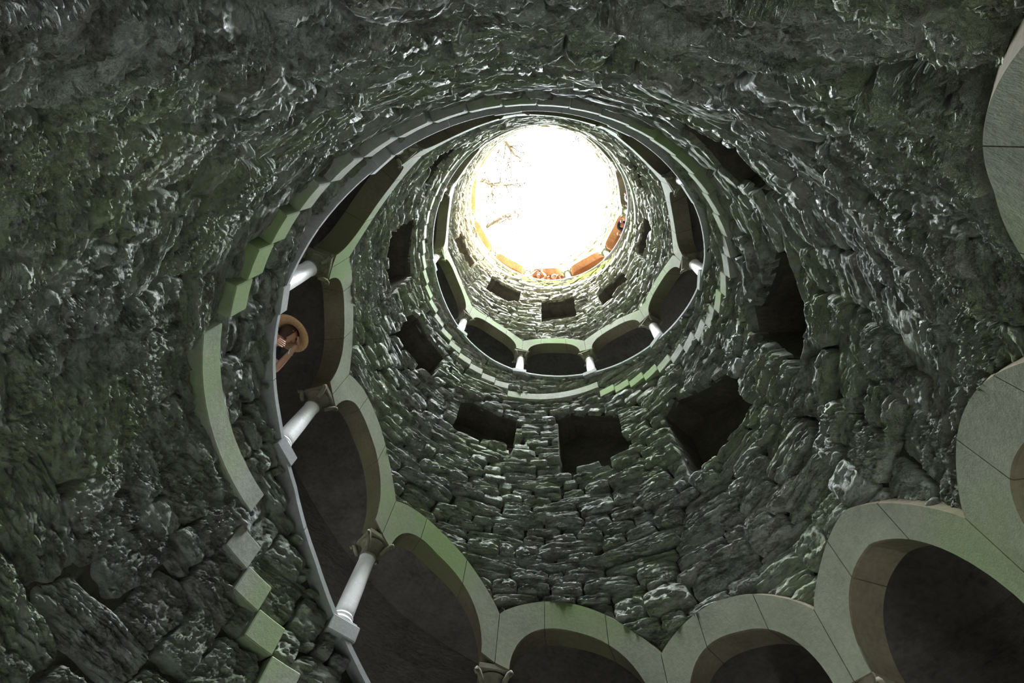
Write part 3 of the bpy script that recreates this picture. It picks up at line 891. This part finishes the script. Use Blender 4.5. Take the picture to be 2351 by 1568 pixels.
def person(label, t, r_stand, s, head, look, armL, armR, cloth, extra, hip=(0, -.02, .92), headup=None, skin=None):
    """head: (inward offset from wall face, tangential, height above the gallery floor); arms: list of elbow, wrist in the same frame"""
    zf = float(ztr(t)); root = empty('person', label, 'person', cyl(r_stand, t, zf), t + PI / 2)
    # local frame: x = tangential (increasing theta is -x), y = towards the well centre, z = up
    def L(p): return Vector((p[0], p[1], p[2]))
    H = L(head); fl = L(look).normalized(); hu = Vector(headup) if headup else Vector((0, 0, 1))
    hu = (hu - fl * hu.dot(fl)).normalized()
    neck = H - hu * .13 * s - fl * .02
    pel = Vector(hip) * s; chest = pel.lerp(neck, .68); waist = pel.lerp(neck, .3)
    sx = Vector((1, 0, 0))
    shl = chest.lerp(neck, .62) + sx * .17 * s; shr = chest.lerp(neck, .62) - sx * .17 * s
    J = [pel, waist, chest, neck, H - hu * .03]; E = [(0, 1), (1, 2), (2, 3), (3, 4)]; Rr = [(.15 * s, .11 * s), (.135 * s, .10 * s), (.15 * s, .11 * s), .052 * s, .05 * s]
    hands = []
    for sh, arm, sg in ((shl, armL, 1), (shr, armR, -1)):
        i = len(J); el, wr = L(arm[0]), L(arm[1])
        J += [sh, el, el.lerp(wr, .35), wr]; E += [(2, i), (i, i + 1), (i + 1, i + 2), (i + 2, i + 3)]; Rr += [.062 * s, .045 * s, .043 * s, .027 * s]
        d = (wr - el).normalized(); palm = wr + d * .055 * s
        J.append(palm); E.append((i + 3, i + 4)); Rr.append((.040 * s, .020 * s)); hands.append((wr, palm, d, sg, i + 4))
    for sg in (1, -1):
        i = len(J); J += [pel + sx * sg * .10 * s, Vector((sg * .11 * s, .03, .50 * s)), Vector((sg * .11 * s, -.02, .08 * s)), Vector((sg * .12 * s, .12, .03))]
        E += [(0, i), (i, i + 1), (i + 1, i + 2), (i + 2, i + 3)]; Rr += [.085 * s, .06 * s, .042 * s, .035 * s]
    me = skin_mesh('body', J, E, Rr, 1)
    bm = bmesh.new(); bm.from_mesh(me)
    head_into(bm, H, fl, hu, s)
    # fingers: five short bent chains per hand
    for wr, palm, d, sg, _ in hands:
        curl = (Vector((0, 0, 0)) - Vector((d.x * 0, d.y * 0, 0))) 
        a = d.orthogonal().normalized(); nrm = d.cross(a).normalized(); inw = (H - palm); inw = (inw - d * inw.dot(d))
        if inw.length > .01: nrm = inw.normalized(); a = d.cross(nrm).normalized()
        for f_ in range(5):
            o_ = (f_ - 1.6) * .019 * s; ln = (.05, .078, .086, .078, .062)[f_] * s
            if f_ == 0: b0 = palm - d * .035 * s - a * .035 * s; dd = (d * .6 - a * .7 + nrm * .3).normalized()
            else: b0 = palm + d * .02 * s + a * o_; dd = (d * .8 + nrm * .45).normalized()
            p1 = b0 + dd * ln * .5; d2 = (dd + nrm * .55).normalized(); p2 = p1 + d2 * ln * .5
            mm = MB(); tube(mm, [b0 - d * .01, p1, p2], [.0095 * s, .0085 * s, .006 * s], 6)
            bb = [bm.verts.new(v) for v in mm.v]
            for q in mm.f: bm.faces.new([bb[k] for k in q])
    bm.to_mesh(me); bm.free()
    body = link('body', me, skin or M_SKIN, root, True)
    # clothes
    off = [.018 * s] * 3
    sj = [pel + Vector((0, 0, .0)), waist, chest, neck - hu * .045]
    se = [(0, 1), (1, 2), (2, 3)]; srr = [(.165 * s, .125 * s), (.150 * s, .115 * s), (.165 * s, .125 * s), .066 * s]
    for sh, arm in ((shl, armL), (shr, armR)):
        i = len(sj); el = L(arm[0]); sj += [sh, sh.lerp(el, .55)]; se += [(2, i), (i, i + 1)]; srr += [.078 * s, .064 * s]
    link('shirt', skin_mesh('shirt', sj, se, srr, 1), cloth, root, True)
    tj = [pel + Vector((0, 0, .04))]; te = []; tr_ = [(.172 * s, .13 * s)]
    for sg in (1, -1):
        i = len(tj); tj += [pel + sx * sg * .10 * s + Vector((0, 0, -.08)), Vector((sg * .11 * s, .03, .50 * s)), Vector((sg * .11 * s, -.02, .12 * s))]; te += [(0, i), (i, i + 1), (i + 1, i + 2)]; tr_ += [.10 * s, .075 * s, .062 * s]
    link('trousers', skin_mesh('trousers', tj, te, tr_, 1), M_DARK, root, True)
    side = hu.cross(fl).normalized()
    Rm = Matrix((side, fl, hu)).transposed().to_4x4()
    hm = Matrix.Translation(H) @ Rm
    for e_ in (-1, 1):
        b_ = bmesh.new(); bmesh.ops.create_uvsphere(b_, u_segments=8, v_segments=6, radius=.011 * s); me2 = bpy.data.meshes.new('eye'); b_.to_mesh(me2); b_.free()
        o = link('eye', me2, M_EYE, root, True); o.matrix_local = hm @ Matrix.Translation((e_ * .029 * s, .082 * s, .008 * s))
    mm = MB(); tube(mm, [(-.022 * s, .074 * s, -.058 * s), (0, .081 * s, -.056 * s), (.022 * s, .074 * s, -.058 * s)], .006 * s, 6)
    o = link('mouth', mm.mesh('mouth'), M_LIP, root, True); o.matrix_local = hm
    def hair(long=.0, m_=M_HAIR):
        b_ = bmesh.new(); rr = bmesh.ops.create_uvsphere(b_, u_segments=24, v_segments=16, radius=1.0); dl = []
        for v in rr['verts']:
            x, y, z = v.co
            if y > .30 + .25 * (1 - abs(x)) and z < .52: dl.append(v)
            elif z < -.35 - long and y > -.2: dl.append(v)
            v.co = Vector((x * .087 * s, y * .106 * s - .008 * s, z * (.125 + (long * .10 if z < 0 else 0)) * s + .008 * s))
        bmesh.ops.delete(b_, geom=dl, context='VERTS'); me2 = bpy.data.meshes.new('hair'); b_.to_mesh(me2); b_.free()
        o = link('hair', me2, m_, root, True); o.matrix_local = hm
    extra(root, hm, hair, s, L)
    return root
def hat(root, hm, m_, brim, crown, s, name='hat', tilt=0.0, z=.055):
    prof = [(.02, z + crown), (.060, z + crown - .004), (.085, z + crown - .03), (.098, z + .02), (.100, z + .006), (brim * .8, z - .004), (brim, z - .022), (brim + .004, z - .026), (brim - .004, z - .031), (brim * .8, z - .013), (.094, z - .004), (.088, z + .02)]
    m = MB(); seg = 28
    m.quad_strip([[(r * s * math.cos(TAU * i / seg), r * s * 1.1 * math.sin(TAU * i / seg), zz * s) for i in range(seg)] for r, zz in prof], True)
    m.cap(0, seg, 0)
    o = link(name, m.mesh(name, False), m_, root, True); o.matrix_local = hm @ Matrix.Rotation(tilt, 4, 'X')
    return o
def box_part(root, nm, m_, c, d, e, f, hx, hy, hz, bv=.006):
    b_ = bmesh.new(); bmesh.ops.create_cube(b_, size=1); 
    for v in b_.verts: v.co = Vector((v.co.x * hx, v.co.y * hy, v.co.z * hz))
    bmesh.ops.bevel(b_, geom=b_.edges[:], offset=bv, segments=2, affect='EDGES'); me2 = bpy.data.meshes.new(nm); b_.to_mesh(me2); b_.free()
    o = link(nm, me2, m_, root); Rm = Matrix((d, e, f)).transposed().to_4x4(); o.matrix_local = Matrix.Translation(c) @ Rm; return o

def exA(root, hm, hair, s, L):
    hair(.5); hat(root, hm, M_STRAW, .205, .11, s, 'straw_hat', -.06)
    m = MB(); tube(m, [(.20, .30, .80), (.21, .33, .95), (.18, .30, 1.06), (.13, .20, 1.13), (.10, .08, 1.12)], .016, 6)
    o = link('shoulder_strap', m.mesh('shoulder_strap'), M_WHITE, root, True); o['label'] = 'white shoulder strap'
    m = MB(); c = Vector((-.115, .405, 1.075)); 
    tube(m, [c + Vector((.04 * math.cos(a), .0, .04 * math.sin(a))) for a in np.linspace(0, TAU, 10)], .007, 6)
    o = link('bracelet', m.mesh('bracelet'), M_METAL, root, True); o['label'] = 'bright bracelet'
RS = R + T_WALL + .16
person('person in a brown brimmed hat leaning over the lower left parapet with raised forearm', 3.25, RS, .98, (0.0, .30, 1.25), (-.75, .65, -.02), ((.27, .22, .86), (.16, .36, .84)), ((-.23, .33, .86), (-.09, .42, 1.12)), M_DARK, exA, hip=(0, -.32, .86), headup=(0, .12, 1))
def exB(root, hm, hair, s, L):
    hair(0)
    c = Vector((0, .44, 1.86)); f = Vector((0, .75, -.66)).normalized(); d = Vector((1, 0, 0)); e = f.cross(d)
    box_part(root, 'phone', M_PHONE, c, d, e, f, .17, .085, .012)['label'] = 'dark phone held in both hands'
    m = MB(); tube(m, [(-.07, .37, 1.66), (0, .40, 1.66), (.07, .37, 1.66)], .016, 6); link('sunglasses', m.mesh('sunglasses'), M_PHONE, root, True)
    box_part(root, 'phone_cover', M_BLUEP, c + Vector((-.12, 0, .01)), d, e, f, .05, .07, .02)['label'] = 'blue edge of the phone cover'
person('person raising a phone overhead with both hands at the sunny top parapet', 14.16, RS, 1.02, (0.0, .28, 1.64), (0, .7, -.72), ((.30, .33, 1.50), (.12, .40, 1.78)), ((-.28, .33, 1.50), (-.12, .40, 1.78)), M_BLUE, exB, skin=M_SKIN_DIM)
def exC(root, hm, hair, s, L):
    hair(.6); hat(root, hm, M_WHITE, .104, .06, s, 'white_cap', .0, .075)
person('brown-haired person in a small white cap beside the one raising a phone', 13.93, RS, .96, (0.0, .30, 1.46), (0.1, .8, -.6), ((.26, .2, 1.05), (.22, .38, 1.10)), ((-.26, .2, 1.05), (-.2, .38, 1.10)), M_WHITE, exC, skin=M_SKIN_DIM)
def exD(root, hm, hair, s, L):
    hair(0); hat(root, hm, M_DARK, .165, .10, s, 'dark_hat', .1)
person('person in a round dark hat looking down from the right top parapet', 12.70, RS, 1.0, (0.0, .34, 1.52), (.3, .75, -.6), ((.28, .2, 1.08), (.24, .38, 1.10)), ((-.28, .2, 1.08), (-.22, .38, 1.10)), M_BLUE, exD, skin=M_SKIN_DIM)
def exE(root, hm, hair, s, L):
    hair(.2); hat(root, hm, M_WHITE, .16, .09, s, 'white_hat', .1)
person('person in a pale white hat half hidden behind the right parapet, above the dark-hatted one', 12.33, RS, .95, (0.0, .30, 1.36), (0.1, .8, -.6), ((.26, .2, 1.02), (.22, .36, 1.06)), ((-.26, .2, 1.02), (-.2, .36, 1.06)), M_WHITE, exE, skin=M_SKIN_DIM)
